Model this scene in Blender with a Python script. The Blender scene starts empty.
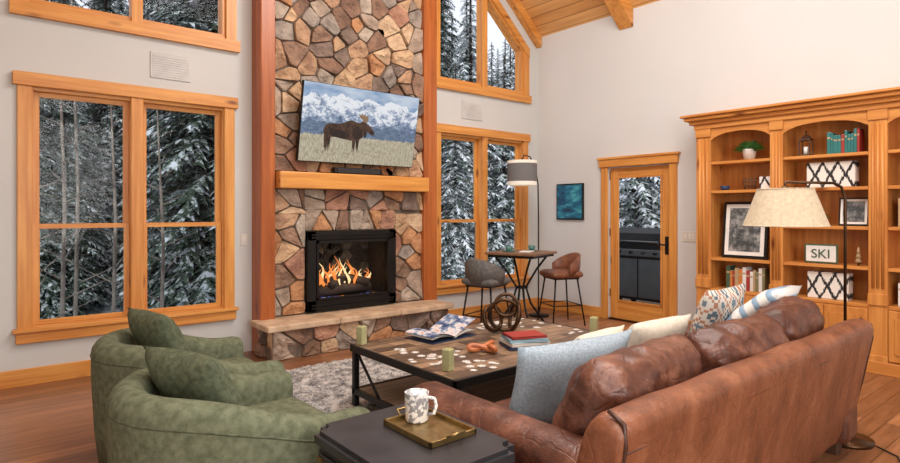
import bpy, bmesh, math, random
from mathutils import Vector, Matrix, noise
random.seed(7)
V=Vector
sc=bpy.context.scene
sc.view_settings.view_transform='Standard'
sc.view_settings.look='None'
# ------------------------------------------------------------ materials
MATS={}
def srgb(r,g,b):
    f=lambda c:(c/255/12.92) if c/255<=0.04045 else ((c/255+0.055)/1.055)**2.4
    return (f(r),f(g),f(b),1)
def newmat(name):
    m=bpy.data.materials.new(name); m.use_nodes=True
    nt=m.node_tree; b=nt.nodes['Principled BSDF']
    MATS[name]=m
    return m,nt,b
def nd(nt,t,**kw):
    n=nt.nodes.new(t)
    for k,v in kw.items(): setattr(n,k,v)
    return n
def coords(nt,scale=(1,1,1),rot=(0,0,0)):
    tc=nd(nt,'ShaderNodeTexCoord'); mp=nd(nt,'ShaderNodeMapping')
    mp.inputs['Scale'].default_value=scale; mp.inputs['Rotation'].default_value=rot
    nt.links.new(tc.outputs['Object'],mp.inputs['Vector']); return mp.outputs[0]
def noisen(nt,vec,scale,detail=4,rough=.55):
    n=nd(nt,'ShaderNodeTexNoise'); n.inputs['Scale'].default_value=scale
    n.inputs['Detail'].default_value=detail; n.inputs['Roughness'].default_value=rough
    if vec: nt.links.new(vec,n.inputs['Vector'])
    return n.outputs['Fac']
def ramp(nt,fac,stops):
    r=nd(nt,'ShaderNodeValToRGB'); e=r.color_ramp.elements
    while len(e)>1: e.remove(e[-1])
    e[0].position=stops[0][0]; e[0].color=stops[0][1]
    for p,c in stops[1:]:
        k=e.new(p); k.color=c
    nt.links.new(fac,r.inputs[0]); return r.outputs[0]
def bump(nt,b,h,strength=.3,dist=.01):
    n=nd(nt,'ShaderNodeBump'); n.inputs['Strength'].default_value=strength; n.inputs['Distance'].default_value=dist
    nt.links.new(h,n.inputs['Height']); nt.links.new(n.outputs[0],b.inputs['Normal'])
def mixc(nt,fac,a,bb,mode='MIX'):
    n=nd(nt,'ShaderNodeMix',data_type='RGBA',blend_type=mode)
    for sock,val in ((n.inputs[0],fac),(n.inputs[6],a),(n.inputs[7],bb)):
        if isinstance(val,(float,int,tuple)): sock.default_value=val
        else: nt.links.new(val,sock)
    return n.outputs[2]
def math_(nt,op,a,b=None,c=None):
    n=nd(nt,'ShaderNodeMath',operation=op)
    for i,v in enumerate((a,b,c)):
        if v is None: continue
        if isinstance(v,(float,int)): n.inputs[i].default_value=v
        else: nt.links.new(v,n.inputs[i])
    return n.outputs[0]
def mat(name,c,c2=None,rough=.6,metal=0,ns=8,bs=0,bscale=60,scale=(1,1,1),spec=.5,dist=.01,emit=0):
    m,nt,b=newmat(name)
    c=srgb(*c); c2=srgb(*c2) if c2 else tuple(x*.85 for x in c[:3])+(1,)
    v=coords(nt,scale)
    f=noisen(nt,v,ns)
    col=ramp(nt,f,[(.35,c2),(.65,c)])
    nt.links.new(col,b.inputs['Base Color'])
    b.inputs['Roughness'].default_value=rough; b.inputs['Metallic'].default_value=metal
    b.inputs['Specular IOR Level'].default_value=spec
    if bs: bump(nt,b,noisen(nt,v,bscale,3),bs,dist)
    if emit:
        nt.links.new(col,b.inputs['Emission Color']); b.inputs['Emission Strength'].default_value=emit
    return m
def wood(name,c,c2,axis='Z',rough=.4,knots=True,st=18):
    m,nt,b=newmat(name)
    s={'X':(1,st,st),'Y':(st,1,st),'Z':(st,st,1)}[axis]
    v=coords(nt,s)
    f=noisen(nt,v,1.2,6,.6)
    col=ramp(nt,f,[(.3,srgb(*c2)),(.7,srgb(*c))])
    if knots:
        s2={'X':(1.3,4,4),'Y':(4,1.3,4),'Z':(4,4,1.3)}[axis]
        v2=coords(nt,s2); vo=nd(nt,'ShaderNodeTexVoronoi'); vo.inputs['Scale'].default_value=1.4
        nt.links.new(v2,vo.inputs['Vector'])
        k=ramp(nt,vo.outputs['Distance'],[(.04,(.30,.18,.12,1)),(.16,(1,1,1,1))])
        col=mixc(nt,1.0,col,k,'MULTIPLY')
    nt.links.new(col,b.inputs['Base Color'])
    b.inputs['Roughness'].default_value=rough
    bump(nt,b,f,.15,.003)
    return m
for a in 'XYZ':
    wood('pine'+a,(228,166,88),(192,120,50),a)
    wood('cedar'+a,(188,108,54),(142,72,30),a)
    wood('case'+a,(222,156,82),(186,116,52),a)
wood('grey_wood','' or (150,132,112),(98,80,64),'X',.5,False)
wood('dark_wood',(92,62,44),(60,38,26),'Z',.5,False)
wood('table_wood',(150,116,88),(104,76,56),'X',.5,False)
mat('plaster_a',(206,208,206),(201,203,201),.9,ns=1)
mat('plaster_b',(214,217,217),(210,213,213),.9,ns=1)
mat('white_plate',(225,222,212),None,.4)
mat('vent',(206,206,204),None,.5)
mat('black_metal',(30,29,29),(22,22,22),.45,.4)
mat('bronze',(92,68,48),(60,44,32),.35,.9)
mat('gold',(170,146,96),(140,116,72),.3,.9,ns=20)
mat('black_lacquer',(50,50,53),(36,36,39),.32,ns=6)
mat('firebox',(46,43,41),(20,18,18),.9,ns=12,bs=.6)
mat('fire_brick',(84,78,72),(54,50,46),.9,ns=12,bs=.6)
mat('mortar',(126,112,98),(96,86,76),.95,ns=20,bs=.5)
mat('slab',(214,188,158),(180,152,124),.7,ns=6,bs=.4,bscale=25)
STC=[((196,160,128),(146,112,88)),((162,130,108),(118,94,78)),((216,188,154),(172,142,114)),((184,164,146),(136,120,106)),
     ((140,120,108),(100,86,76)),((200,150,108),(152,106,72)),((170,158,146),(126,116,108)),((184,140,114),(140,100,82)),((206,174,138),(160,126,96)),((148,116,96),(104,80,66)),((190,176,160),(148,134,120))]
NST=len(STC)
for i,(c,c2) in enumerate(STC): mat('stone%d'%i,c,c2,.85,ns=5,bs=1.0,bscale=18,dist=.035)
mat('green_fabric',(114,119,96),(88,94,74),.95,ns=30,bs=.5,bscale=260,spec=.15,dist=.004)
mat('green_pillow',(102,108,86),(78,84,66),.95,ns=40,bs=.6,bscale=200,spec=.1,dist=.004)
def leather(name,c,c2,c3,r=.36,st=(1,1,1)):
    m,nt,b=newmat(name); v=coords(nt)
    col=ramp(nt,noisen(nt,coords(nt,st),5,9,.75),[(.3,srgb(*c2)),(.5,srgb(*c)),(.72,srgb(*c3))])
    vo=nd(nt,'ShaderNodeTexVoronoi',feature='DISTANCE_TO_EDGE'); vo.inputs['Scale'].default_value=9
    nv=nd(nt,'ShaderNodeTexNoise'); nv.inputs['Scale'].default_value=4
    nt.links.new(v,nv.inputs['Vector']); 
    mv=nd(nt,'ShaderNodeMix',data_type='VECTOR'); mv.inputs[0].default_value=.3
    nt.links.new(v,mv.inputs[4]); nt.links.new(nv.outputs['Color'],mv.inputs[5]); nt.links.new(mv.outputs[1],vo.inputs['Vector'])
    cr=ramp(nt,vo.outputs['Distance'],[(0,(.78,.74,.72,1)),(.05,(1,1,1,1))])
    col=mixc(nt,.5,col,cr,'MULTIPLY')
    nt.links.new(col,b.inputs['Base Color']); b.inputs['Roughness'].default_value=r
    h=math_(nt,'ADD',noisen(nt,v,22,6,.65),math_(nt,'MINIMUM',math_(nt,'MULTIPLY',vo.outputs['Distance'],4.0),.25))
    bump(nt,b,h,.4,.013)
leather('leather_cushion',(90,52,38),(50,30,24),(146,100,78))
leather('leather_back',(126,76,50),(88,50,32),(158,106,76),.4,(1,1,.5))
mat('leather_piping',(70,40,28),(54,32,22),.4)
mat('blue_pillow',(172,186,196),(142,158,170),.95,ns=90,bs=.4,bscale=200)
mat('cream_pillow',(228,220,204),(212,202,184),.95,ns=40,bs=.4,bscale=150)
# woven southwest pillow: stepped diamonds from local x/z
m,nt,b=newmat('tribal_pillow'); v=coords(nt); sx=nd(nt,'ShaderNodeSeparateXYZ'); nt.links.new(v,sx.inputs[0])
px=math_(nt,'PINGPONG',math_(nt,'SNAP',math_(nt,'MULTIPLY',sx.outputs[0],7.0),.12),.5)
pz=math_(nt,'PINGPONG',math_(nt,'SNAP',math_(nt,'MULTIPLY',sx.outputs[2],7.0),.12),.5)
col=ramp(nt,math_(nt,'ADD',px,pz),[(0,srgb(110,128,142)),(.22,srgb(212,206,196)),(.40,srgb(176,126,100)),(.52,srgb(212,206,196)),(.70,srgb(96,112,124)),(.84,srgb(212,206,196))])
nt.nodes[-1].color_ramp.interpolation='CONSTANT'
nt.links.new(col,b.inputs['Base Color']); b.inputs['Roughness'].default_value=.9
m,nt,b=newmat('stripe_pillow'); v=coords(nt); sx=nd(nt,'ShaderNodeSeparateXYZ'); nt.links.new(v,sx.inputs[0])
col=ramp(nt,math_(nt,'FRACT',math_(nt,'MULTIPLY',sx.outputs[2],11.0)),[(0,srgb(226,226,222)),(.55,srgb(226,226,222)),(.6,srgb(128,158,184)),(.95,srgb(150,176,196)),(1,srgb(226,226,222))])
nt.links.new(col,b.inputs['Base Color']); b.inputs['Roughness'].default_value=.9
mat('bar_grey',(104,102,100),(82,80,78),.7,ns=30)
mat('bar_brown',(142,92,66),(112,68,48),.45,ns=12)
mat('teal',(92,138,130),(72,118,112),.4)
mat('white_ceramic',(235,233,228),(226,224,218),.3)
mat('candle',(186,184,130),(166,164,108),.5)
mat('candle_glass',(184,184,140),(160,160,118),.2)
mat('orange_wood',(206,128,80),(166,92,52),.4,ns=14)
mat('shade_beige',(206,192,166),(190,176,148),.9,ns=50,emit=.08)
mat('shade_grey',(128,128,128),(104,104,106),.9,ns=60,scale=(1,1,6))
mat('shade_white',(235,228,214),None,.9,emit=.25)
mat('plant',(84,140,62),(48,96,38),.7,ns=14)
mat('paper',(236,234,228),None,.7)
for n,c in dict(red=(160,52,44),navy=(40,62,96),ltblue=(150,186,204),tealbk=(44,120,118),tan=(188,160,120),green=(70,96,70),ink=(40,40,44),white=(230,228,222),olive=(130,124,84),orange=(206,128,58),grey=(130,130,130)).items():
    mat('bk_'+n,c,None,.6)
mat('snow',(232,238,246),(204,214,226),.9,ns=2,bs=.3,bscale=4,dist=.1)
mat('bark',(70,58,50),(48,40,36),.95,ns=6,scale=(1,1,.3))
mat('birch',(150,140,128),(90,80,72),.95,ns=6,scale=(1,1,.6))
mat('deck',(150,122,98),(122,98,76),.8,ns=3,scale=(12,1,1))
mat('log',(128,90,62),None,.8,ns=8)
mat('steel',(120,122,124),None,.3,.9)
mat('basket',(120,84,52),(90,60,36),.7,ns=50)
m,nt,b=newmat('needles'); v=coords(nt)
col=ramp(nt,noisen(nt,v,3.5,6,.75),[(.40,srgb(48,62,50)),(.47,srgb(84,100,84)),(.51,srgb(200,208,214)),(.58,srgb(246,248,252))])
nt.links.new(col,b.inputs['Base Color']); b.inputs['Roughness'].default_value=.95
m,nt,b=newmat('needles_dark'); v=coords(nt)
col=ramp(nt,noisen(nt,v,5,6,.75),[(.44,srgb(42,56,44)),(.51,srgb(76,92,76)),(.58,srgb(196,204,210))])
nt.links.new(col,b.inputs['Base Color']); b.inputs['Roughness'].default_value=.95
m,nt,b=newmat('floor_planks'); v=coords(nt)
br=nd(nt,'ShaderNodeTexBrick'); br.offset=.37; br.inputs['Scale'].default_value=1
br.inputs['Brick Width'].default_value=1.3; br.inputs['Row Height'].default_value=.125; br.inputs['Mortar Size'].default_value=.0025
br.inputs['Color1'].default_value=srgb(178,126,88); br.inputs['Color2'].default_value=srgb(126,84,56); br.inputs['Mortar'].default_value=srgb(64,40,26)
nt.links.new(v,br.inputs['Vector'])
g=ramp(nt,noisen(nt,coords(nt,(1.5,14,1)),1.8,6,.65),[(.3,(.55,.5,.47,1)),(.7,(1.2,1.18,1.16,1))])
col=mixc(nt,1.0,br.outputs['Color'],g,'MULTIPLY')
nt.links.new(col,b.inputs['Base Color']); b.inputs['Roughness'].default_value=.3
bump(nt,b,br.outputs['Fac'],-.2,.004)
m,nt,b=newmat('ceiling_planks'); v=coords(nt)
sx=nd(nt,'ShaderNodeSeparateXYZ'); nt.links.new(v,sx.inputs[0])
fr=math_(nt,'FRACT',math_(nt,'MULTIPLY',sx.outputs[0],9.0))
gr=ramp(nt,fr,[(0,(.3,.22,.15,1)),(.07,(1,1,1,1)),(.95,(1,1,1,1)),(1,(.3,.22,.15,1))])
wn=nd(nt,'ShaderNodeTexWhiteNoise',noise_dimensions='1D'); nt.links.new(math_(nt,'FLOOR',math_(nt,'MULTIPLY',sx.outputs[0],9.0)),wn.inputs['W'])
base=ramp(nt,wn.outputs['Value'],[(0,srgb(218,162,98)),(1,srgb(238,190,126))])
col=mixc(nt,1.0,mixc(nt,1.0,base,gr,'MULTIPLY'),ramp(nt,noisen(nt,coords(nt,(14,1,14)),1.3,5),[(.3,(.75,.68,.6,1)),(.7,(1,1,1,1))]),'MULTIPLY')
nt.links.new(col,b.inputs['Base Color']); b.inputs['Roughness'].default_value=.45
m,nt,b=newmat('mosaic_wood'); v=coords(nt,(1,1,1),(0,0,0))
br=nd(nt,'ShaderNodeTexBrick'); br.offset=.4; br.inputs['Scale'].default_value=1
br.inputs['Brick Width'].default_value=.3; br.inputs['Row Height'].default_value=.10; br.inputs['Mortar Size'].default_value=.004
br.inputs['Color1'].default_value=srgb(168,140,112); br.inputs['Color2'].default_value=srgb(92,74,60); br.inputs['Mortar'].default_value=srgb(48,36,28)
nt.links.new(v,br.inputs['Vector'])
g=ramp(nt,noisen(nt,coords(nt,(4,16,1)),1.8,7,.75),[(.35,(.45,.42,.4,1)),(.65,(1.2,1.18,1.15,1))])
nt.links.new(mixc(nt,1.0,br.outputs['Color'],g,'MULTIPLY'),b.inputs['Base Color']); b.inputs['Roughness'].default_value=.4
m,nt,b=newmat('rug_shag'); v=coords(nt)
col=ramp(nt,noisen(nt,v,11,7,.85),[(.40,srgb(110,110,112)),(.48,srgb(180,178,176)),(.56,srgb(240,238,234))])
nt.links.new(col,b.inputs['Base Color']); b.inputs['Roughness'].default_value=1
bump(nt,b,noisen(nt,v,90,4,.8),1,.02)
m,nt,b=newmat('ikat'); v=coords(nt,(1,1,1),(.0,0,0))
sx=nd(nt,'ShaderNodeSeparateXYZ'); nt.links.new(v,sx.inputs[0])
a1=math_(nt,'PINGPONG',math_(nt,'MULTIPLY',sx.outputs[1],8.0),.5)
a2=math_(nt,'PINGPONG',math_(nt,'MULTIPLY',sx.outputs[2],4.2),.5)
s_=math_(nt,'ADD',math_(nt,'ADD',a1,a2),math_(nt,'MULTIPLY',noisen(nt,coords(nt,(1,1,.25)),90),.4))
col=ramp(nt,s_,[(.60,srgb(232,228,220)),(.64,srgb(40,38,40)),(.80,srgb(40,38,40)),(.84,srgb(232,228,220))])
nt.links.new(col,b.inputs['Base Color']); b.inputs['Roughness'].default_value=.8
m,nt,b=newmat('mug_pattern'); v=coords(nt)
col=ramp(nt,noisen(nt,v,45,3),[(.46,srgb(150,150,152)),(.52,srgb(240,238,234))])
nt.links.new(col,b.inputs['Base Color']); b.inputs['Roughness'].default_value=.25
m,nt,b=newmat('blue_art'); v=coords(nt,(1,1,2))
col=ramp(nt,noisen(nt,v,5,6,.6),[(.3,srgb(16,40,60)),(.5,srgb(24,104,140)),(.7,srgb(90,190,200))])
nt.links.new(col,b.inputs['Base Color']); b.inputs['Roughness'].default_value=.4
m,nt,b=newmat('sketch_art'); v=coords(nt)
col=ramp(nt,noisen(nt,v,9,6,.7),[(.42,srgb(60,64,66)),(.5,srgb(104,108,108)),(.6,srgb(160,160,158))])
nt.links.new(col,b.inputs['Base Color'])
m,nt,b=newmat('magazine_print'); v=coords(nt)
col=ramp(nt,noisen(nt,v,14,6,.7),[(.40,srgb(40,60,100)),(.48,srgb(120,140,170)),(.55,srgb(226,226,226)),(.66,srgb(190,120,80))])
nt.links.new(col,b.inputs['Base Color'])
m,nt,b=newmat('glass'); nt.nodes.remove(b)
tr=nd(nt,'ShaderNodeBsdfTransparent'); gl=nd(nt,'ShaderNodeBsdfGlossy'); gl.inputs['Roughness'].default_value=.02
mx=nd(nt,'ShaderNodeMixShader'); mx.inputs[0].default_value=.006
nt.links.new(tr.outputs[0],mx.inputs[1]); nt.links.new(gl.outputs[0],mx.inputs[2]); nt.links.new(mx.outputs[0],nt.nodes['Material Output'].inputs[0])
def emis(name,c,s):
    m,nt,b=newmat(name); b.inputs['Base Color'].default_value=(0,0,0,1)
    b.inputs['Emission Color'].default_value=srgb(*c); b.inputs['Emission Strength'].default_value=s
emis('flame_o',(250,140,66),1.1); emis('flame_y',(255,220,160),1.2); emis('flame_b',(90,110,210),.6)
m,nt,b=newmat('tv_landscape'); tc=nd(nt,'ShaderNodeTexCoord'); sx=nd(nt,'ShaderNodeSeparateXYZ'); nt.links.new(tc.outputs['Object'],sx.inputs[0])
X,Z=sx.outputs[0],sx.outputs[2]
n1=nd(nt,'ShaderNodeTexNoise',noise_dimensions='1D'); n1.inputs['Scale'].default_value=3.2; n1.inputs['Detail'].default_value=6
nt.links.new(math_(nt,'ADD',X,3.3),n1.inputs['W'])
ridge=math_(nt,'ADD',math_(nt,'MULTIPLY',n1.outputs[0],.30),.54)
isSky=math_(nt,'GREATER_THAN',Z,ridge)
sky=ramp(nt,noisen(nt,coords(nt,(1,1,3)),2.5,5),[(.4,srgb(130,160,196)),(.6,srgb(196,210,226))])
mf=math_(nt,'ADD',noisen(nt,coords(nt,(1,1,1.3),(0,.6,0)),7,12,.8),math_(nt,'MULTIPLY',math_(nt,'SUBTRACT',Z,.5),.42))
mt=ramp(nt,mf,[(.40,srgb(78,98,130)),(.49,srgb(146,164,190)),(.55,srgb(234,238,244))])
col=mixc(nt,isSky,mt,sky)
hf=math_(nt,'LESS_THAN',Z,math_(nt,'ADD',.34,math_(nt,'MULTIPLY',n1.outputs[0],.16)))
fh=ramp(nt,noisen(nt,coords(nt,(1,1,3)),14,8,.85),[(.38,srgb(60,82,108)),(.62,srgb(124,146,172))])
col=mixc(nt,hf,col,fh)
gf=math_(nt,'LESS_THAN',Z,math_(nt,'ADD',.24,math_(nt,'MULTIPLY',noisen(nt,coords(nt,(2,1,1)),14,6),.09)))
gs=ramp(nt,noisen(nt,coords(nt,(3,1,1)),20,8,.85),[(.38,srgb(132,122,100)),(.6,srgb(210,202,178))])
col=mixc(nt,gf,col,gs)
nt.links.new(col,b.inputs['Emission Color']); b.inputs['Emission Strength'].default_value=.9; b.inputs['Base Color'].default_value=(.01,.01,.01,1); b.inputs['Roughness'].default_value=.3
def emn(name,c,c2,ns):
    m,nt,b=newmat(name); b.inputs['Base Color'].default_value=(0,0,0,1)
    col=ramp(nt,noisen(nt,coords(nt),ns,6,.7),[(.38,srgb(*c2)),(.62,srgb(*c))])
    nt.links.new(col,b.inputs['Emission Color']); b.inputs['Emission Strength'].default_value=.8
emn('moose_fur',(98,70,54),(44,30,26),14); emn('moose_dark',(56,42,36),(30,22,20),20); emis('moose_antler',(150,120,90),.8); emn('tv_grass',(214,204,178),(150,138,114),30)

# ------------------------------------------------------------ mesh builder
class MB:
    def __init__(s): s.v=[];s.f=[];s.m=[];s.sm=[];s.mats=[]
    def add(s,vs,fs,mat,smooth=False,M=None):
        if mat not in s.mats: s.mats.append(mat)
        k=s.mats.index(mat); o=len(s.v)
        for p in vs:
            p=V(p); s.v.append(M@p if M else p)
        for f in fs:
            s.f.append([i+o for i in f]); s.m.append(k); s.sm.append(smooth)
    def bm(s,bm,mat,smooth=False,M=None):
        bm.verts.index_update()
        s.add([v.co.copy() for v in bm.verts],[[v.index for v in f.verts] for f in bm.faces],mat,smooth,M); bm.free()
    def box(s,x0,x1,y0,y1,z0,z1,mat,bev=0,seg=1,M=None):
        b=bmesh.new(); bmesh.ops.create_cube(b,size=1)
        for v in b.verts:
            v.co=V(((x0+x1)/2+v.co.x*(x1-x0),(y0+y1)/2+v.co.y*(y1-y0),(z0+z1)/2+v.co.z*(z1-z0)))
        if bev: bmesh.ops.bevel(b,geom=b.edges[:],offset=bev,segments=seg,affect='EDGES',profile=.5)
        s.bm(b,mat,False,M)
    def loft(s,rings,mat,smooth=True,cap=True,M=None,closed=True):
        n=len(rings[0]); vs=[p for r in rings for p in r]; fs=[]
        for i in range(len(rings)-1):
            for j in range(n if closed else n-1):
                a=i*n+j; b=i*n+(j+1)%n; fs.append([a,b,b+n,a+n])
        if cap: fs.append(list(range(n))[::-1]); fs.append([len(vs)-n+j for j in range(n)])
        s.add(vs,fs,mat,smooth,M)
    def tube(s,pts,r,mat,seg=8,closed=False,M=None,smooth=True):
        pts=[V(p) for p in pts]; n=len(pts); rings=[]
        up=V((0,0,1)); 
        for i,p in enumerate(pts):
            if closed: t=pts[(i+1)%n]-pts[i-1]
            else: t=pts[min(i+1,n-1)]-pts[max(i-1,0)]
            t.normalize()
            if i==0:
                u=up if abs(t.dot(up))<.9 else V((1,0,0))
                a=t.cross(u).normalized()
            else: a=(a-t*a.dot(t)).normalized()
            bb=t.cross(a); rr=r[i] if isinstance(r,(list,tuple)) else r
            rings.append([p+(a*math.cos(2*math.pi*k/seg)+bb*math.sin(2*math.pi*k/seg))*rr for k in range(seg)])
        if closed: rings.append(rings[0])
        s.loft(rings,mat,smooth,not closed,M)
    def cyl(s,p0,p1,r0,mat,r1=None,seg=20,M=None,smooth=True):
        s.tube([p0,p1],[r0,r0 if r1 is None else r1],mat,seg,False,M,smooth)
    def lathe(s,prof,mat,c=(0,0,0),seg=24,M=None,cap=False,smooth=True):
        rings=[[V((c[0]+r*math.cos(2*math.pi*k/seg),c[1]+r*math.sin(2*math.pi*k/seg),c[2]+z)) for k in range(seg)] for r,z in prof]
        s.loft(rings,mat,smooth,cap,M)
    def cushion(s,w,d,h,mat,r=.08,puff=.1,wr=0,n=12,M=None,axis=2,seed=0):
        b=bmesh.new(); bmesh.ops.create_cube(b,size=2)
        bmesh.ops.subdivide_edges(b,edges=b.edges[:],cuts=n,use_grid_fill=True)
        hd=V((w/2,d/2,h/2))
        for v in b.verts:
            q=v.co.copy(); u=[q.x,q.y,q.z]
            p=V((q.x*hd.x,q.y*hd.y,q.z*hd.z)); inn=V([max(-(hd[i]-r),min(hd[i]-r,p[i])) for i in range(3)])
            dd=p-inn
            if dd.length>1e-6: p=inn+dd.normalized()*r
            o=[i for i in range(3) if i!=axis]
            p[axis]*=1+puff*(1-u[o[0]]**2)*(1-u[o[1]]**2)
            for k in o: p[k]*=1+.03*(1-u[axis]**2)
            if wr:
                s0=V((seed*1.7,seed*2.1,seed))
                nn=noise.noise(p*4+s0)+.5*(1-2*abs(noise.noise(V((p.x*7,p.y*7,p.z*12))+s0)))*.8+.25*noise.noise(p*24+s0)
                p+=p.normalized()*wr*nn
            v.co=p
        s.bm(b,mat,True,M)
    def pillow(s,w,h,t,mat,n=16,M=None,seed=0):
        vs=[];fs=[]
        for side in (1,-1):
            o=len(vs)
            for i in range(n+1):
                for j in range(n+1):
                    u=-1+2*i/n; v=-1+2*j/n
                    th=t/2*max(0,(1-abs(u)**3)*(1-abs(v)**3))**.55
                    x=w/2*u*(1-.07*(1-v*v)); z=h/2*v*(1-.07*(1-u*u))
                    nn=noise.noise(V((x*6+seed,z*6,side)))*.018*(1-u*u)*(1-v*v)
                    vs.append((x,side*(th+nn),z))
            for i in range(n):
                for j in range(n):
                    a=o+i*(n+1)+j; f=[a,a+n+1,a+n+2,a+1]; fs.append(f if side<0 else f[::-1])
        s.add(vs,fs,mat,True,M)
    def obj(s,name,loc=(0,0,0),rot=(0,0,0),weld=False,parent=None):
        me=bpy.data.meshes.new(name); me.from_pydata([tuple(v) for v in s.v],[],s.f)
        for mm in s.mats: me.materials.append(MATS[mm])
        me.polygons.foreach_set('material_index',s.m); me.polygons.foreach_set('use_smooth',s.sm)
        bm=bmesh.new(); bm.from_mesh(me)
        if weld: bmesh.ops.remove_doubles(bm,verts=bm.verts,dist=.0004)
        bmesh.ops.recalc_face_normals(bm,faces=bm.faces[:]); bm.to_mesh(me); bm.free()
        o=bpy.data.objects.new(name,me); o.location=loc; o.rotation_euler=rot
        sc.collection.objects.link(o)
        if parent: o.parent=parent
        return o
def T(x,y,z): return Matrix.Translation((x,y,z))
def R(a,ax): return Matrix.Rotation(a,4,ax)

YW=5.83; XW=6.47; XL=-1.5; YF=-3.0
def zc(x): return 4.02+.9*(XW-x) if x>=3.25 else 4.02+.9*(x-.03)
# ------------------------------------------------------------ room shell
mb=MB(); mb.box(XL-.15,XW+.15,YF-.15,YW+.15,-.12,0,'floor_planks'); mb.obj('floor')
ops=[(.30,1.92,.45,lambda x:2.46),(.30,1.92,3.13,lambda x:zc(x)-.48),(4.58,6.20,.45,lambda x:2.46),(4.58,6.20,3.13,lambda x:zc(x)-.48),(2.68,3.75,.40,lambda x:1.20)]
mb=MB()
br=sorted(set([XL-.15,3.25,XW+.15]+[o[0] for o in ops]+[o[1] for o in ops]))
for a,b in zip(br[:-1],br[1:]):
    hs=sorted([o for o in ops if o[0]<=a+1e-6 and o[1]>=b-1e-6],key=lambda o:o[2])
    lo=lambda x:0.0
    segs=[]
    for h in hs:
        segs.append((lo,(lambda z:(lambda x:z))(h[2]))); lo=h[3]
    segs.append((lo,zc))
    for l,u in segs:
        vs=[(x,y,f(x)) for y in (YW,YW+.15) for x,f in ((a,l),(b,l),(b,u),(a,u))]
        mb.add(vs,[[0,1,2,3],[7,6,5,4],[0,4,5,1],[3,2,6,7],[0,3,7,4],[1,5,6,2]],'plaster_a')
mb.obj('wall_back')
mb=MB(); Yd0,Yd1,Zd=3.68,4.56,2.01
mb.box(XW,XW+.15,YF,Yd0,0,4.1,'plaster_b'); mb.box(XW,XW+.15,Yd1,YW,0,4.1,'plaster_b'); mb.box(XW,XW+.15,Yd0,Yd1,Zd,4.1,'plaster_b')
mb.obj('wall_right')
mb=MB(); mb.box(XL-.15,XL,YF,YW,0,2.75,'plaster_a'); mb.obj('wall_left')
mb=MB(); vs=[]
xs=[XL-.15,3.25,XW+.15]
for y in (YF-.15,YF):
    vs+=[(xs[0],y,0),(xs[2],y,0),(xs[2],y,zc(xs[2])),(3.25,y,zc(3.25)),(xs[0],y,zc(xs[0]))]
mb.add(vs,[[0,1,2,3,4],[9,8,7,6,5],[0,5,6,1],[1,6,7,2],[2,7,8,3],[3,8,9,4],[4,9,5,0]],'plaster_b'); mb.obj('wall_front')
mb=MB()
for xa,xb in ((3.25,XW+.15),(XL-.15,3.25)):
    vs=[(x,y,zc(x)+dz) for dz in (0.0,.1) for y in (YF-.15,YW+.15) for x in (xa,xb)]
    mb.add(vs,[[0,1,3,2],[4,6,7,5],[0,2,6,4],[1,5,7,3],[0,4,5,1],[2,3,7,6]],'ceiling_planks')
mb.obj('ceiling')
def rafter(y0,y1,d,name,xa,xb):
    mb=MB(); vs=[(x,y,zc(x)-o) for y in (y0,y1) for x,o in ((xa,0.002),(xb,0.002),(xb,d),(xa,d))]
    mb.add(vs,[[0,1,2,3],[7,6,5,4],[0,4,5,1],[3,2,6,7],[0,3,7,4],[1,5,6,2]],'pineX'); mb.obj(name)
rafter(4.18,4.38,.24,'ceiling_beam',3.3,6.46)
rafter(1.6,1.82,.30,'ceiling_beam',3.3,6.46)
rafter(5.72,5.825,.16,'trim_1',3.3,6.46)
rafter(5.72,5.825,.16,'trim_2',XL+.02,3.2)
mb=MB(); mb.box(3.12,3.38,YF+.01,5.5,6.44,6.74,'pineY'); mb.obj('ridge_beam')

# ------------------------------------------------------------ windows
def window(name,x0,x1,z0,z1,rail):
    mb=MB(); f=YW-.03; xm=(x0+x1)/2
    mb.box(x0,x0+.10,f,YW,z0+.1,z1-.1,'pineZ',.004); mb.box(x1-.10,x1,f,YW,z0+.1,z1-.1,'pineZ',.004)
    mb.box(x0-.03,x1+.03,f-.02,YW,z1-.11,z1,'pineX',.005); mb.box(x0-.01,x1+.01,f-.015,YW,z0-.005,z0+.10,'pineX',.005)
    mb.box(x0-.03,x1+.03,f-.04,YW,z0+.085,z0+.115,'pineX',.004)
    mb.box(xm-.05,xm+.05,f,YW+.1,z0+.1,z1-.1,'pineZ',.004)
    a,b,c,d=x0+.08,x1-.08,z0+.1,z1-.11
    for q in ((a,a+.03),(b-.03,b)): mb.box(q[0],q[1],YW+.001,YW+.149,c+.001,d-.001,'pineZ')
    mb.box(a+.03,b-.03,YW+.002,YW+.148,c,c+.025,'pineX'); mb.box(a+.03,b-.03,YW+.002,YW+.148,d-.025,d,'pineX')
    for xa,xb in ((a+.03,xm-.05),(xm+.05,b-.03)):
        for za,zb,y in ((c+.025,rail+.02,YW+.04),(rail-.02,d-.025,YW+.075)):
            mb.box(xa,xa+.045,y,y+.03,za,zb,'pineZ',.002); mb.box(xb-.045,xb,y,y+.03,za,zb,'pineZ',.002)
            mb.box(xa+.044,xb-.044,y+.001,y+.029,za+.001,za+.04,'pineX',.002); mb.box(xa+.044,xb-.044,y+.001,y+.029,zb-.04,zb-.001,'pineX',.002)
            mb.box(xa+.04,xb-.04,y+.012,y+.016,za+.03,zb-.03,'glass')
    mb.obj(name)
window('window_1',.24,1.98,.354,2.56,1.30)
window('window_2',4.52,6.26,.354,2.56,1.30)
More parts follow.
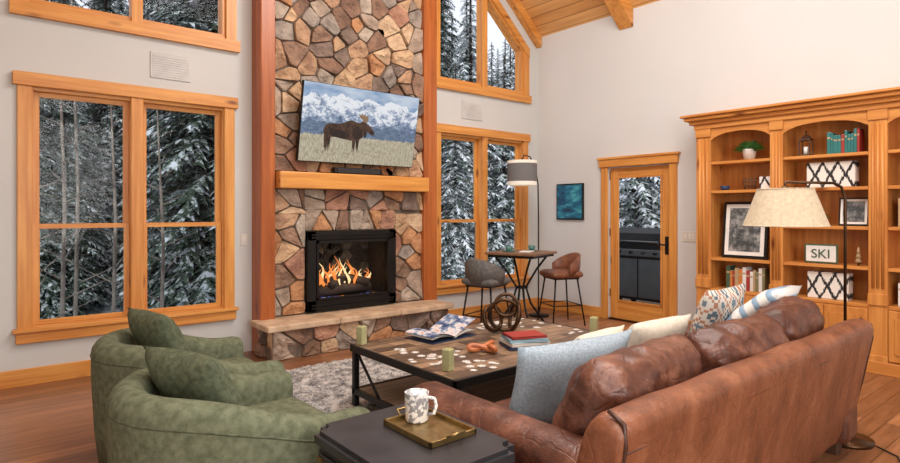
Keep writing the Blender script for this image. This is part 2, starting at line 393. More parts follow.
def upwindow(name,x0,x1,z0):
    mb=MB(); f=YW-.03; xm=(x0+x1)/2; top=lambda x:zc(x)-.37
    def bar(xa,xb,za,zb,y0=f,y1=YW,m='pineZ'):
        vs=[(x,y,fn(x)) for y in (y0,y1) for x,fn in ((xa,za),(xb,za),(xb,zb),(xa,zb))]
        mb.add(vs,[[0,1,2,3],[7,6,5,4],[0,4,5,1],[3,2,6,7],[0,3,7,4],[1,5,6,2]],m)
    k=lambda z:(lambda x:z)
    bar(x0-.03,x1+.03,k(z0),k(z0+.11),f-.02,YW,'pineX')
    bar(x0,x0+.1,k(z0+.11),top); bar(x1-.1,x1,k(z0+.11),top)
    bar(x0,x1,lambda x:top(x)-.13,top,f-.01,YW,'pineX')
    bar(xm-.045,xm+.045,k(z0+.11),lambda x:top(x)-.1,f,YW+.1)
    a,b=x0+.08,x1-.08; c=z0+.11; tp=lambda x:top(x)-.11
    bar(a,b,k(c),k(c+.05),YW+.001,YW+.14,'pineX'); bar(a,a+.05,k(c),tp,YW+.002,YW+.139); bar(b-.05,b,k(c),tp,YW+.002,YW+.139)
    bar(a,b,lambda x:tp(x)-.05,tp,YW+.001,YW+.14,'pineX')
    bar(a+.05,b-.05,k(c+.05),lambda x:tp(x)-.05,YW+.06,YW+.064,'glass')
    mb.obj(name)
upwindow('window_3',.22,2.0,3.02)
upwindow('window_4',4.5,6.28,3.02)
# ------------------------------------------------------------ door
mb=MB(); f=XW-.03
mb.box(f,XW,Yd1,Yd1+.10,0,Zd,'pineZ',.004); mb.box(f,XW,Yd0-.10,Yd0,0,Zd,'pineZ',.004)
mb.box(f-.02,XW,Yd0-.12,Yd1+.12,Zd,Zd+.11,'pineY',.005); mb.box(f-.035,XW,Yd0-.14,Yd1+.14,Zd+.10,Zd+.13,'pineY',.004)
x0,x1=XW+.03,XW+.075
mb.box(x0,x1,Yd0+.01,Yd0+.12,.02,Zd-.01,'pineZ',.004); mb.box(x0,x1,Yd1-.12,Yd1-.01,.02,Zd-.01,'pineZ',.004)
mb.box(x0+.001,x1,Yd0+.12,Yd1-.12,.02,.25,'pineY',.003); mb.box(x0+.001,x1,Yd0+.12,Yd1-.12,Zd-.13,Zd-.01,'pineY',.003)
mb.box(x0+.02,x0+.025,Yd0+.115,Yd1-.115,.245,Zd-.125,'glass')
for q in ((Yd0+.12,Yd0+.14),(Yd1-.14,Yd1-.12)): mb.box(x0-.008,x0,q[0],q[1],.25,Zd-.13,'pineZ')
mb.box(x0-.008,x0,Yd0+.14,Yd1-.14,.25,.27,'pineY'); mb.box(x0-.008,x0,Yd0+.14,Yd1-.14,Zd-.15,Zd-.13,'pineY')
mb.box(x0-.008,x0,Yd0+.03,Yd0+.08,.90,1.12,'black_metal',.003); mb.tube([(x0,Yd0+.055,1.02),(x0-.05,Yd0+.055,1.02),(x0-.055,Yd0+.17,1.02)],.011,'black_metal')
mb.box(XW,XW+.15,Yd0,Yd1,0,.02,'bronze')
for q in (.3,1.1,1.85): mb.box(x0-.006,x0+.01,Yd1-.014,Yd1-.002,q,q+.1,'bronze')
mb.obj('door_1')
mb=MB(); mb.box(XL,1.98,YW-.02,YW,0,.14,'pineX',.004); mb.obj('baseboard_back_left')
mb=MB(); mb.box(4.42,XW-.02,YW-.02,YW,0,.14,'pineX',.004); mb.obj('baseboard_back_right')
mb=MB(); mb.box(XW-.02,XW,Yd1+.101,YW-.02,0,.14,'pineY',.004); mb.box(XW-.02,XW,3.17,Yd0-.101,0,.14,'pineY',.004); mb.obj('baseboard_right')
def vent(name,xa,xb,za,zb):
    mb=MB(); mb.box(xa,xb,YW-.012,YW,za,zb,'vent',.002)
    n=int((zb-za)/.022)
    for i in range(1,n): mb.box(xa+.02,xb-.02,YW-.016,YW-.01,za+i*.022,za+i*.022+.012,'vent')
    mb.obj(name)
vent('air_vent',1.22,1.57,2.66,2.90); vent('air_vent',4.99,5.36,2.67,2.91)
mb=MB(); mb.box(2.045,2.115,YW-.008,YW,1.08,1.20,'white_plate',.002); mb.box(2.07,2.09,YW-.014,YW-.007,1.11,1.17,'white_ceramic',.002); mb.obj('light_switch')
mb=MB(); mb.box(XW-.008,XW,3.34,3.52,1.07,1.19,'white_plate',.002)
for q in (3.37,3.42,3.47): mb.box(XW-.014,XW-.007,q,q+.02,1.10,1.16,'white_ceramic',.002)
mb.obj('light_switch')

# ------------------------------------------------------------ chimney
def clip(poly,P,n):
    out=[]
    for i in range(len(poly)):
        a=poly[i]; b=poly[(i+1)%len(poly)]
        da=(a[0]-P[0])*n[0]+(a[1]-P[1])*n[1]; db=(b[0]-P[0])*n[0]+(b[1]-P[1])*n[1]
        if da<=0: out.append(a)
        if (da<0<db) or (db<0<da):
            t=da/(da-db); out.append((a[0]+t*(b[0]-a[0]),a[1]+t*(b[1]-a[1])))
    return out
def stones(mb,x0,x1,z0,z1,sx,sz,fn,gap=.006,depth=.05,jit=.5,mats=None,skip=0):
    nx=max(1,round((x1-x0)/sx)); nz=max(1,round((z1-z0)/sz)); S=[]
    for j in range(nz):
        for i in range(nx):
            if random.random()<skip: continue
            S.append((x0+(i+.5+(.25 if j%2 else -.25)*(nx>1)+random.uniform(-jit,jit))*(x1-x0)/nx,z0+(j+.5+random.uniform(-jit,jit)*.9)*(z1-z0)/nz))
    for k,s in enumerate(S):
        poly=[(x0,z0),(x1,z0),(x1,z1),(x0,z1)]
        for l,q in enumerate(S):
            if l==k: continue
            dx,dz=q[0]-s[0],q[1]-s[1]; L=math.hypot(dx,dz)
            if L>5*max(sx,sz) or L<1e-5: continue
            n=(dx/L,dz/L); poly=clip(poly,(s[0]+dx/2-n[0]*gap,s[1]+dz/2-n[1]*gap),n)
            if len(poly)<3: break
        if len(poly)<3: continue
        for w_ in (.09,.2):
            q=[]
            for i in range(len(poly)):
                a=poly[i]; b=poly[(i+1)%len(poly)]
                q.append((a[0]*(1-w_)+b[0]*w_,a[1]*(1-w_)+b[1]*w_)); q.append((a[0]*w_+b[0]*(1-w_),a[1]*w_+b[1]*(1-w_)))
            poly=q
        cx=sum(p[0] for p in poly)/len(poly); cz=sum(p[1] for p in poly)/len(poly)
        d=depth*random.uniform(.5,1.15); rings=[]
        tx,tz=random.uniform(-.2,.2),random.uniform(-.2,.2)
        for sc_,dd in ((1,0),(.995,d*.75),(.95,d*.97),(.7,d),(.3,d*1.0)):
            rings.append([fn(cx+(p[0]-cx)*sc_,cz+(p[1]-cz)*sc_,dd+(0 if dd==0 else (p[0]-cx)*tx+(p[1]-cz)*tz+.012*noise.noise(V((p[0]*14*sc_,p[1]*14*sc_,k))))) for p in poly])
        mb.loft(rings,random.choice(mats) if mats else 'stone%d'%random.randrange(NST),smooth=False)
mb=MB()
CF=5.66
fz=lambda x:zc(x)-.03
def prism(mb,xa,xb,ya,yb,zb,zt,m):
    vs=[(x,y,z) for y in (ya,yb) for x,z in ((xa,zb),(xb,zb),(xb,zt(xb)),(xa,zt(xa)))]
    mb.add(vs,[[0,1,2,3],[7,6,5,4],[0,4,5,1],[3,2,6,7],[0,3,7,4],[1,5,6,2]],m)
mb.box(2.2,2.66,CF,YW-.001,0,1.22,'mortar'); mb.box(3.77,4.36,CF,YW-.001,0,1.22,'mortar'); mb.box(2.66,3.77,CF,YW-.001,0,.39,'mortar')
prism(mb,2.2,3.25,CF,YW-.001,1.21,lambda x:fz(x)-.25,'mortar'); prism(mb,3.25,4.36,CF,YW-.001,1.21,lambda x:fz(x)-.25,'mortar')
fr_=lambda x,z,d:V((x,CF-d,z))
stones(mb,2.31,2.65,.36,1.40,.17,.16,fr_,skip=.05); stones(mb,3.78,4.18,.36,1.40,.2,.16,fr_)
stones(mb,2.65,3.78,1.22,1.44,.14,.2,fr_,jit=.25); stones(mb,2.31,2.65,1.40,1.66,.19,.13,fr_); stones(mb,2.65,4.18,1.44,1.66,.24,.11,fr_)
stones(mb,2.31,4.18,1.84,5.9,.205,.15,fr_,skip=.14,jit=.55)
mb.box(2.16,4.27,5.28,5.64,0,.30,'mortar')
stones(mb,2.14,4.29,0,.29,.26,.145,lambda x,z,d:V((x,5.285-d,z+.003)),depth=.04)
stones(mb,5.26,5.66,0,.29,.2,.15,lambda y,z,d:V((2.17-d,y,z+.003)),depth=.04)
stones(mb,5.26,5.66,0,.29,.2,.15,lambda y,z,d:V((4.26+d,y,z+.003)),depth=.04)
for a,b in ((2.08,2.84),(2.845,3.58),(3.585,4.34)): mb.box(a,b,5.2,CF,.285,.345,'slab',.012,2)
mb.obj('stone_fireplace')
mb=MB(); mb.box(2.16,2.31,5.58,YW-.001,0.0,zc(2.16)-.05,'cedarZ',.008); mb.obj('trim_3')
mb=MB(); mb.box(4.18,4.38,5.58,YW-.001,0.0,zc(4.4)-.05,'cedarZ',.008); mb.obj('trim_4')
mb=MB(); mb.box(2.315,4.175,5.47,5.60,1.66,1.83,'pineX',.012,2); mb.box(2.33,4.16,5.60,5.66,1.67,1.82,'pineX'); mb.obj('mantel_shelf')
mb=MB(); X0,X1,Z0,Z1=2.66,3.77,.365,1.215
y=5.58
mb.box(X0,X1,y,5.66,Z1-.10,Z1,'black_metal',.006); mb.box(X0,X1,y,5.66,Z0,Z0+.12,'black_metal',.006)
mb.box(X0,X0+.10,y,5.66,Z0,Z1,'black_metal',.006); mb.box(X1-.10,X1,y,5.66,Z0,Z1,'black_metal',.006)
for z in (Z1-.075,Z1-.045,Z0+.03,Z0+.06): mb.box(X0+.04,X1-.04,y-.012,y,z,z+.014,'black_metal')
for a,b,c,d in ((X0+.1,X0+.125,Z0+.1,Z1-.1),(X1-.125,X1-.1,Z0+.1,Z1-.1)): mb.box(a,b,y-.01,y+.01,c,d,'black_metal')
mb.box(X0+.1,X1-.1,y-.01,y+.01,Z1-.13,Z1-.10,'black_metal'); mb.box(X0+.1,X1-.1,y-.01,y+.01,Z0+.12,Z0+.14,'black_metal')
mb.box(X0+.12,X1-.12,5.605,5.608,Z0+.13,Z1-.12,'glass')
a,b=2.70,3.73; yb=6.12
mb.box(a,b,5.62,yb,.42,.47,'firebox'); mb.box(a,b,5.62,yb,1.16,1.19,'firebox'); mb.box(a,a+.03,5.62,yb,.42,1.19,'firebox'); mb.box(b-.03,b,5.62,yb,.42,1.19,'firebox')
mb.box(a,b,yb-.03,yb,.42,1.19,'firebox')
stones(mb,a+.03,b-.03,.47,1.16,.22,.075,lambda x,z,d:V((x,yb-.03-d,z)),depth=.012,jit=.05,mats=['fire_brick','firebox'])
for i,(p,q,r) in enumerate((((2.85,5.75,.54),(3.55,5.82,.55),.05),((2.9,5.95,.55),(3.6,5.88,.55),.05),((3.0,5.72,.61),(3.35,5.98,.66),.045),((3.5,5.74,.61),(3.15,5.98,.68),.045),((2.95,5.8,.64),(3.2,5.75,.70),.03))):
    mb.tube([p,((p[0]+q[0])/2,(p[1]+q[1])/2+.02,(p[2]+q[2])/2+.01),q],[r,r*1.08,r*.85],'bark',10)
rnd=random.Random(3)
for i in range(36):
    fx=rnd.uniform(2.88,3.54); fy=rnd.uniform(5.76,5.98); h=rnd.uniform(.10,.32)*(1-.9*abs(fx-3.22)); w=rnd.uniform(.010,.022)
    k=rnd.choice(['flame_o','flame_o','flame_y'])
    pts=[(fx+.07*math.sin(t*4+i)*t,fy,.60+h*t) for t in [0,.2,.4,.6,.8,1]]
    mb.tube(pts,[w*.5,w,w*.95,w*.65,w*.35,.002],k,8)
for i in range(34):
    fx=rnd.uniform(2.86,3.58); fy=rnd.uniform(5.66,5.75); s_=rnd.uniform(.008,.02); mb.lathe([(.001,0),(s_,s_*.4),(s_*.7,s_),(.001,s_*1.1)],rnd.choice(['flame_b','flame_b','flame_o','flame_y','bark','firebox']),c=(fx,fy,.47),seg=6)
mb.obj('gas_fireplace')
# ------------------------------------------------------------ TV
tv=bpy.data.objects.new('television',None); sc.collection.objects.link(tv); tv.location=(3.225,5.50,1.945); tv.rotation_euler=(.188,0,0)
mb=MB(); mb.box(-.718,.718,.0,.045,-.006,.808,'black_metal',.004); mb.box(-.14,.14,.045,.07,.25,.6,'black_metal'); mb.obj('tv_body',parent=tv)
mb=MB(); mb.add([(-.711,-.002,.003),(.711,-.002,.003),(.711,-.002,.803),(-.711,-.002,.803)],[[0,1,2,3]],'tv_landscape'); mb.obj('tv_screen',parent=tv)
mb=MB(); 
def flat(pts,m,y): 
    b=bmesh.new(); vv=[b.verts.new((p[0],y,p[1])) for p in pts]; b.faces.new(vv); bmesh.ops.triangulate(b,faces=b.faces[:]); mb.bm(b,m)
def P(l,ox=-.47,oz=.13,s=.0060): return [(ox+a*s,oz+b*s) for a,b in l]
def smooth_(l,it=2):
    for _ in range(it):
        q=[]
        for i in range(len(l)):
            a=l[i]; b=l[(i+1)%len(l)]; q.append((a[0]*.75+b[0]*.25,a[1]*.75+b[1]*.25)); q.append((a[0]*.25+b[0]*.75,a[1]*.25+b[1]*.75))
        l=q
    return l
body=[(1,34),(4,43),(12,47),(24,47),(36,48),(46,53),(54,56),(62,54),(70,52),(76,54),(80,60),(82,55),(86,53),(92,50),(99,43),(104,38),(105,34),(101,32),(95,34),(88,38),(84,36),(82,30),(79,26),(72,21),(62,19),(50,20),(36,22),(22,24),(12,22),(6,24),(2,28)]
for x,w in ((13,4),(70,4)): flat(P([(x-w,28),(x+w,28),(x+w*.6,12),(x+w*.5,-2),(x-w*.3,-2),(x-w*.3,12)]),'moose_dark',-.003)
flat(P(smooth_(body)),'moose_fur',-.004)
for x,w in ((7,6),(62,5)): flat(P([(x-w*.7,30),(x+w*1.1,30),(x+w*.5,13),(x+w*.5,-3),(x-w*.3,-3),(x-w*.25,13)]),'moose_fur',-.0045)
flat(P(smooth_([(66,48),(60,40),(58,28),(66,21),(76,25),(80,32),(76,42)])),'moose_dark',-.005)
flat(P(smooth_([(10,40),(24,38),(40,36),(54,30),(50,22),(30,23),(16,25)])),'moose_dark',-.005)
flat(P(smooth_([(83,38),(88,38),(87,29),(85,25),(82,30)],1)),'moose_dark',-.0055)
flat(P(smooth_([(93,42),(100,40),(104,36),(100,33),(94,36)],1)),'moose_dark',-.0055)
flat(P([(80,54),(77,59),(71,62),(68,69),(73,66),(75,71),(78,66),(81,71),(83,64),(87,68),(89,61),(87,56),(84,54)]),'moose_antler',-.0056)
r=random.Random(9)
for i in range(320):
    x=r.uniform(-.55,.26); h=r.uniform(.02,.085); flat([(x,.08),(x+.008,.08),(x+r.uniform(-.01,.018),.115+h)],'tv_grass',-.006)
mb.obj('screen_moose',parent=tv)
mb=MB(); mb.box(2.93,3.52,5.49,5.58,1.831,1.90,'black_metal',.012,2); mb.box(2.96,3.49,5.487,5.491,1.842,1.888,'bk_ink'); mb.obj('soundbar')
mb=MB(); mb.box(XW-.035,XW-.001,4.95,5.42,1.31,1.82,'black_metal',.004); mb.box(XW-.037,XW-.034,4.97,5.40,1.33,1.80,'blue_art'); mb.obj('abstract_painting')

# ------------------------------------------------------------ bookcase
BX=6.1; BB=XW-.005
mb=MB(); posts=[(3.0,3.16),(2.28,2.40),(1.44,1.58),(.68,.84)]
mb.box(BB-.02,BB,.68,3.16,.0,2.35,'caseZ')
for a,b in posts:
    mb.box(BX,BB-.02,a,b,.0,2.34,'caseZ',.003)
    w=(b-a)
    for k in (.25,.5,.75): mb.cyl((BX,a+w*k,.75),(BX,a+w*k,2.2),w*.09,'caseZ',seg=8)
    mb.box(BX-.015,BX,a-.004,b+.004,.0,.16,'caseZ',.003); mb.box(BX-.015,BX,a-.004,b+.004,.6,.7,'caseZ',.003); mb.box(BX-.015,BX,a-.004,b+.004,2.23,2.32,'caseY',.003)
bays=[(2.40,3.0),(1.58,2.28),(.84,1.44)]
LV={0:[.60,.93,1.65,1.96],1:[.60,.93,1.29,1.65,1.96],2:[.60,.93,1.29,1.65,1.96]}
for i,(a,b) in enumerate(bays):
    for z in LV[i]: mb.box(BX+.01,BB-.02,a,b,z-.03,z,'caseY',.003)
    n=12; vs=[];fs=[]
    for k in range(n+1):
        y=a+(b-a)*k/n; t=abs(2*k/n-1); z=2.27-.06*t**4-.02*t
        for x in (BX+.003,BX+.025): vs+= [(x,y,z),(x,y,2.34)]
    for k in range(n):
        o=k*4; fs+=[[o,o+4,o+5,o+1],[o+2,o+3,o+7,o+6],[o,o+2,o+6,o+4]]
    mb.add(vs,fs,'caseY')
    mb.box(BX+.02,BB-.02,a,b,.0,.57,'caseZ'); mb.box(BX,BX+.02,a+.005,(a+b)/2-.003,.12,.56,'caseZ',.004); mb.box(BX,BX+.02,(a+b)/2+.003,b-.005,.12,.56,'caseZ',.004)
    for y0,y1 in ((a+.05,(a+b)/2-.045),((a+b)/2+.045,b-.05)): mb.box(BX-.008,BX,y0,y1,.18,.50,'caseZ',.006)
mb.box(BX-.02,BB,.66,3.18,2.32,2.37,'caseY',.004)
mb.box(BX-.05,BB,.62,3.22,2.37,2.41,'caseY',.01,2); mb.box(BX-.09,BB,.58,3.26,2.41,2.45,'caseY',.012,2); mb.box(BX-.12,BB,.55,3.29,2.45,2.475,'caseY',.004)
mb.box(BX-.03,BX,.66,3.18,0,.11,'caseY',.004)
mb.obj('bookcase')
def books(name,y0,y1,z,h,cols,seed,x=6.16):
    r=random.Random(seed); mb=MB(); y=y1
    while y>y0+.02:
        w=r.uniform(.018,.04); hh=h*r.uniform(.75,1); d=r.uniform(.13,.18)
        if y-w<y0: break
        c=r.choice(cols); mb.box(x,x+d,y-w+.001,y,z+.001,z+hh,'bk_'+c,.002); mb.box(x+.004,x+d-.004,y-w+.004,y-.003,z+hh-.003,z+hh+.001,'paper'); 
        mb.box(x-.001,x,y-w+.004,y-.004,z+hh*.7,z+hh*.78,'bk_tan')
        y-=w
    mb.obj(name)
books('row_of_books',2.47,2.86,.60,.25,['tan','green','red','ltblue','orange','white','olive','navy','tan'],2)
books('row_of_books',1.66,1.92,1.96,.22,['tealbk','tealbk','navy','red','tealbk'],5)
books('row_of_books',.95,1.38,1.29,.25,['tan','navy','red','grey'],8)
books('row_of_books',1.0,1.38,.60,.24,['white','navy','olive','red'],9)
def plant(name,loc,n,L0,L1,seed,s=1):
    mb=MB(); mb.lathe([(.001,0),(.05*s,0),(.07*s,.11*s),(.072*s,.115*s),(.064*s,.115*s),(.06*s,.09*s),(.001,.09*s)],'white_ceramic',seg=20)
    r=random.Random(seed)
    for i in range(n):
        a=r.uniform(0,6.28); L=r.uniform(L0,L1); e=r.uniform(.1,1.3); z0=V((0,0,.10*s))
        d=V((math.cos(a)*math.cos(e)*.6,math.sin(a)*math.cos(e),math.sin(e)*.75)); p=z0+d*L*.6; q=z0+d*L-V((0,0,.02))
        sd=d.cross(V((0,0,1))).normalized()*r.uniform(.008,.018)
        mb.add([z0,p+sd,q,p-sd],[[0,1,2,3]],'plant')
    mb.obj(name,loc)
plant('potted_fern',(6.25,2.66,1.961),320,.10,.20,4)
plant('potted_succulent',(6.24,2.02,1.291),90,.07,.14,6,.7)
mb=MB(); mb.lathe([(.001,0),(.035,0),(.05,.05),(.046,.05),(.03,.008),(.001,.008)],'bk_navy'); mb.obj('small_bowl',(6.22,2.9,1.651))
mb=MB()
for k in range(10):
    a=k*.628; mb.tube([(.05*math.cos(a),.05*math.sin(a),.003),(.065*math.cos(a),.065*math.sin(a),.11)],.004,'basket',6)
for z in (.0,.04,.08,.11): mb.tube([((.05+.015*z/.11)*math.cos(t*.4),(.05+.015*z/.11)*math.sin(t*.4),z+.006) for t in range(16)],.005,'basket',6,True)
mb.obj('wicker_basket',(6.22,2.64,1.651))
mb=MB(); mb.box(-.05,.05,-.055,.055,0,.13,'ikat',.004); mb.obj('patterned_box',(6.22,2.475,1.651))
def frame(name,w,h,loc,art,fm='black_metal',t=.03,mat_w=.05,lean=.12):
    mb=MB(); mb.box(0,.02,-w/2,w/2,0,h,fm,.003); mb.box(-.004,0,-w/2+t,w/2-t,t,h-t,'paper'); mb.box(-.006,-.004,-w/2+t+mat_w,w/2-t-mat_w,t+mat_w,h-t-mat_w,art)
    mb.obj(name,loc,(0,lean,0))
frame('framed_sketch',.46,.60,(6.2,2.70,.934),'sketch_art',t=.03,mat_w=.04)
frame('framed_photo',.24,.26,(6.2,1.72,1.294),'sketch_art',fm='black_metal',t=.015,mat_w=.02)
frame('framed_photo',.24,.28,(6.2,1.1,1.654),'sketch_art',fm='dark_wood')
mb=MB(); mb.box(-.05,.05,-.05,.05,0,.015,'dark_wood'); mb.box(-.05,.05,-.05,.05,.15,.165,'dark_wood')
for a in (-.045,.045):
    for b in (-.045,.045): mb.box(a-.005,a+.005,b-.005,b+.005,.015,.15,'dark_wood')
mb.lathe([(.06,.165),(.02,.205),(.001,.21)],'dark_wood',seg=4); mb.cyl((0,0,.015),(0,0,.09),.02,'white_ceramic'); mb.tube([(.02*math.cos(t*.6),0,.225+.02*math.sin(t*.6)) for t in range(10)],.003,'black_metal',6,True)
mb.obj('candle_lantern',(6.2,2.11,1.961))
mb=MB(); mb.box(0,.12,-.2,.2,0,.24,'ikat',.006); mb.obj('patterned_box',(6.18,1.90,1.651))
mb=MB(); mb.box(0,.14,-.17,.17,0,.25,'ikat',.006); mb.obj('patterned_box',(6.17,1.92,.601))
sg=bpy.data.objects.new('ski_sign',None); sc.collection.objects.link(sg); sg.location=(6.19,1.98,.934)
mb=MB(); mb.box(0,.012,-.14,.14,0,.18,'bk_green',.004); mb.box(-.003,0,-.125,.125,.015,.165,'paper',.001); mb.obj('plate',parent=sg)
fc=bpy.data.curves.new('letters','FONT'); fc.body='SKI'; fc.size=.12; fc.extrude=.002; fc.align_x='CENTER'
fo=bpy.data.objects.new('letters',fc); sc.collection.objects.link(fo); fo.parent=sg; fo.location=(-.006,0,.05); fo.rotation_euler=(math.pi/2,0,-math.pi/2); fc.materials.append(MATS['bk_green'])
mb=MB(); mb.cyl((0,0,0),(0,0,.03),.008,'dark_wood',seg=8)
for k in range(3): mb.lathe([(.035-.008*k,.03+.04*k),(.004,.09+.04*k)],'bk_tan',seg=10,cap=True)
mb.obj('wooden_tree_figurine',(6.2,1.68,.931))

# ------------------------------------------------------------ barrel chairs
def chair(name,loc,rz,fx=.44):
    mb=MB(); R0=.385; th=.15; path=[]
    for k in range(7): path.append((V((fx-(fx)*k/7,-R0,0)),V((0,-1,0))))
    for k in range(25):
        a=-math.pi/2-math.pi*k/24; path.append((V((R0*math.cos(a),R0*math.sin(a),0)),V((math.cos(a),math.sin(a),0))))
    for k in range(1,8): path.append((V((fx*k/7,R0,0)),V((0,1,0))))
    def H(x):
        t=max(0,min(1,(.32-x)/.62)); t=t*t*(3-2*t); return .585+.15*t
    def ring(p,n,s=1,off=0):
        h=H(p.x)
        pts=[(-th*.42,.10),(-th*.5,.2)]+[(-th/2*math.cos(a),h-th/2+th/2*math.sin(a)) for a in [i*math.pi/8 for i in range(9)]]+[(th*.5,h-.2),(th*.40,.25),(th*.26,.07)]
        cz=.34
        return [p+n*(q[0]*s)+V((off,0,cz+(q[1]-cz)*(1-(1-s)*.28))) for q in pts]
    rings=[]
    for s,o in ((.35,.065),(.7,.052),(.9,.03)): rings.append(ring(path[0][0],path[0][1],s,o))
    for p,n in path: rings.append(ring(p,n))
    for s,o in ((.9,.03),(.7,.052),(.35,.065)): rings.append(ring(path[-1][0],path[-1][1],s,o))
    mb.loft(rings,'green_fabric')
    mb.cushion(.78,.62,.24,'green_fabric',r=.05,puff=.02,M=T(.05,0,.20))
    mb.cushion(.74,.62,.18,'green_fabric',r=.075,puff=.18,M=T(.10,0,.385))
    mb.lathe([(.30,.0),(.33,.012),(.33,.09),(.001,.09)],'dark_wood',seg=32,cap=False); mb.lathe([(.001,0),(.30,0)],'dark_wood',seg=32)
    pts=[p+n*(th*.49)+V((0,0,H(p.x)-.085)) for p,n in path]; mb.tube(pts,.005,'green_pillow',6)
    mb.obj(name,loc,(0,0,rz))
chair('barrel_armchair',(.84,2.52,0),0.03,.40); chair('barrel_armchair',(.92,3.54,0),-.05,.38)
def pil(name,w,h,t,m,loc,tilt,yaw,seed=0):
    mb=MB(); mb.pillow(w,h,t,m,seed=seed); return mb.obj(name,loc,(tilt,0,yaw),weld=True)
pil('throw_pillow',.46,.42,.18,'green_pillow',(.71,2.53,.67),.50,-math.pi/2+.35,1)
pil('throw_pillow',.46,.42,.18,'green_pillow',(.80,3.55,.68),.45,-math.pi/2+.2,2)
# ------------------------------------------------------------ rug
mb=MB(); nx,ny=170,140; x0,x1,y0,y1=1.42,4.2,2.28,4.85; vs=[];fs=[]
for i in range(nx+1):
    for j in range(ny+1):
        x=x0+(x1-x0)*i/nx; y=y0+(y1-y0)*j/ny
        e=min(i,j,nx-i,ny-j); z=.004 if e==0 else .026+.014*noise.noise(V((x*30,y*30,0)))+random.uniform(-.009,.009)
        vs.append((x+random.uniform(-.008,.008),y+random.uniform(-.008,.008),z))
for i in range(nx):
    for j in range(ny):
        a=i*(ny+1)+j; fs.append([a,a+ny+1,a+ny+2,a+1])
mb.add(vs,fs,'rug_shag',True); mb.obj('shag_rug')
# ------------------------------------------------------------ coffee table
tz=.47
mb=MB(); a,b,c,d=2.06,3.80,2.47,3.64; F=.035
mb.box(a+.015,b-.015,c+.015,d-.015,tz-.035,tz,'mosaic_wood',.002)
for q in ((a,b,c,c+.02),(a,b,d-.02,d),(a,a+.02,c,d),(b-.02,b,c,d)): mb.box(q[0],q[1],q[2],q[3],tz-.05,tz+.001,'black_metal',.003)
for x in (a+.01,b-.05):
    for y in (c+.01,d-.05): mb.box(x,x+.04,y,y+.04,F,tz-.05,'black_metal',.003)
mb.box(a+.03,b-.03,c+.03,d-.03,.13,.155,'grey_wood',.002)
for q in ((a+.01,b-.01,c+.01,c+.035),(a+.01,b-.01,d-.035,d-.01),(a+.01,a+.035,c+.01,d-.01),(b-.035,b-.01,c+.01,d-.01)): mb.box(q[0],q[1],q[2],q[3],.12,.16,'black_metal')
mb.tube([(a+.03,c+.05,.42),(a+.03,c+.35,.15)],.01,'black_metal'); mb.tube([(a+.03,d-.05,.42),(a+.03,d-.35,.15)],.01,'black_metal')
mb.tube([(a+.05,c+.03,.42),(a+.4,c+.03,.15)],.01,'black_metal'); mb.tube([(b-.05,c+.03,.42),(b-.4,c+.03,.15)],.01,'black_metal')
mb.obj('coffee_table')
ZT=tz+.002
def candle(x,y):
    mb=MB(); mb.box(-.028,.028,-.028,.028,0,.13,'candle_glass',.006,2); mb.box(-.02,.02,-.02,.02,.13,.132,'candle'); mb.cyl((0,0,.13),(0,0,.145),.0015,'bk_ink',seg=6); mb.obj('pillar_candle',(x,y,ZT),(0,0,.3))
candle(2.17,2.66); candle(2.12,3.58); candle(3.70,2.74)
mb=MB(); n=10
for sgn in (1,-1):
    for lay in range(4):
        vs=[];fs=[]
        for k in range(n+1):
            t=k/n; x=sgn*t*.23; z=.012+.04*math.sin(t*2.4)*(.7 if lay<3 else 1.0)+lay*.004*(1-t*.3)+(.08*t*t if (sgn>0 and lay==3) else 0)
            vs+=[(x,-.15,z),(x,.15,z)]
        for k in range(n): fs.append([2*k,2*k+2,2*k+3,2*k+1])
        mb.add(vs,fs,'magazine_print' if lay==3 else 'paper',True)
mb.box(-.23,.23,-.152,.152,0,.004,'bk_navy'); mb.obj('open_magazine',(2.72,3.42,ZT),(0,0,.1))
mb=MB(); z=0
for w,dp,h,c,rz in ((.30,.23,.024,'navy',.0),(.29,.22,.022,'white',.08),(.28,.21,.024,'ltblue',-.05),(.26,.19,.018,'red',.05)):
    M=R(rz,'Z'); mb.box(-w/2,w/2,-dp/2,dp/2,z,z+.004,'bk_'+c,M=M); mb.box(-w/2,w/2,-dp/2,dp/2,z+h-.004,z+h,'bk_'+c,M=M); mb.box(-w/2,-w/2+.004,-dp/2,dp/2,z,z+h,'bk_'+c,M=M); mb.box(-w/2+.006,w/2-.006,-dp/2+.006,dp/2-.006,z+.004,z+h-.004,'paper',M=M); mb.box(-w/2,w/2,-dp/2,-dp/2+.004,z,z+h,'bk_'+c,M=M)
    z+=h
mb.obj('stack_of_books',(2.98,2.80,ZT),(0,0,-.45))
mb=MB()
def ringpts(c,r,ex,ey,n=28): return [V(c)+V(ex)*r*math.cos(2*math.pi*k/n)+V(ey)*r*math.sin(2*math.pi*k/n) for k in range(n)]
mb.tube(ringpts((0,0,.135),.12,(.77,-.63,0),(0,0,1)),.016,'bronze',10,True)
mb.tube(ringpts((.08,-.03,.125),.11,(.5,.85,0),(.2,-.1,.97)),.016,'bronze',10,True)
mb.tube(ringpts((-.08,.05,.11),.095,(.95,.1,.25),(-.2,.3,.92)),.016,'bronze',10,True)
mb.tube(ringpts((.02,.0,.21),.085,(.77,-.63,.2),(0,.3,.95)),.014,'bronze',10,True)
mb.obj('metal_ring_sculpture',(3.20,3.22,ZT+.003))
mb=MB(); mb.tube([V((.075*math.sin(t)+.05*math.sin(2*t),.055*math.cos(t)-.04*math.cos(2*t),.032+.014*math.sin(3*t))) for t in [k*2*math.pi/36 for k in range(36)]],.018,'orange_wood',10,True); mb.obj('wooden_knot_ornament',(2.66,2.86,ZT))
mb=MB(); r=random.Random(11); cnt=0
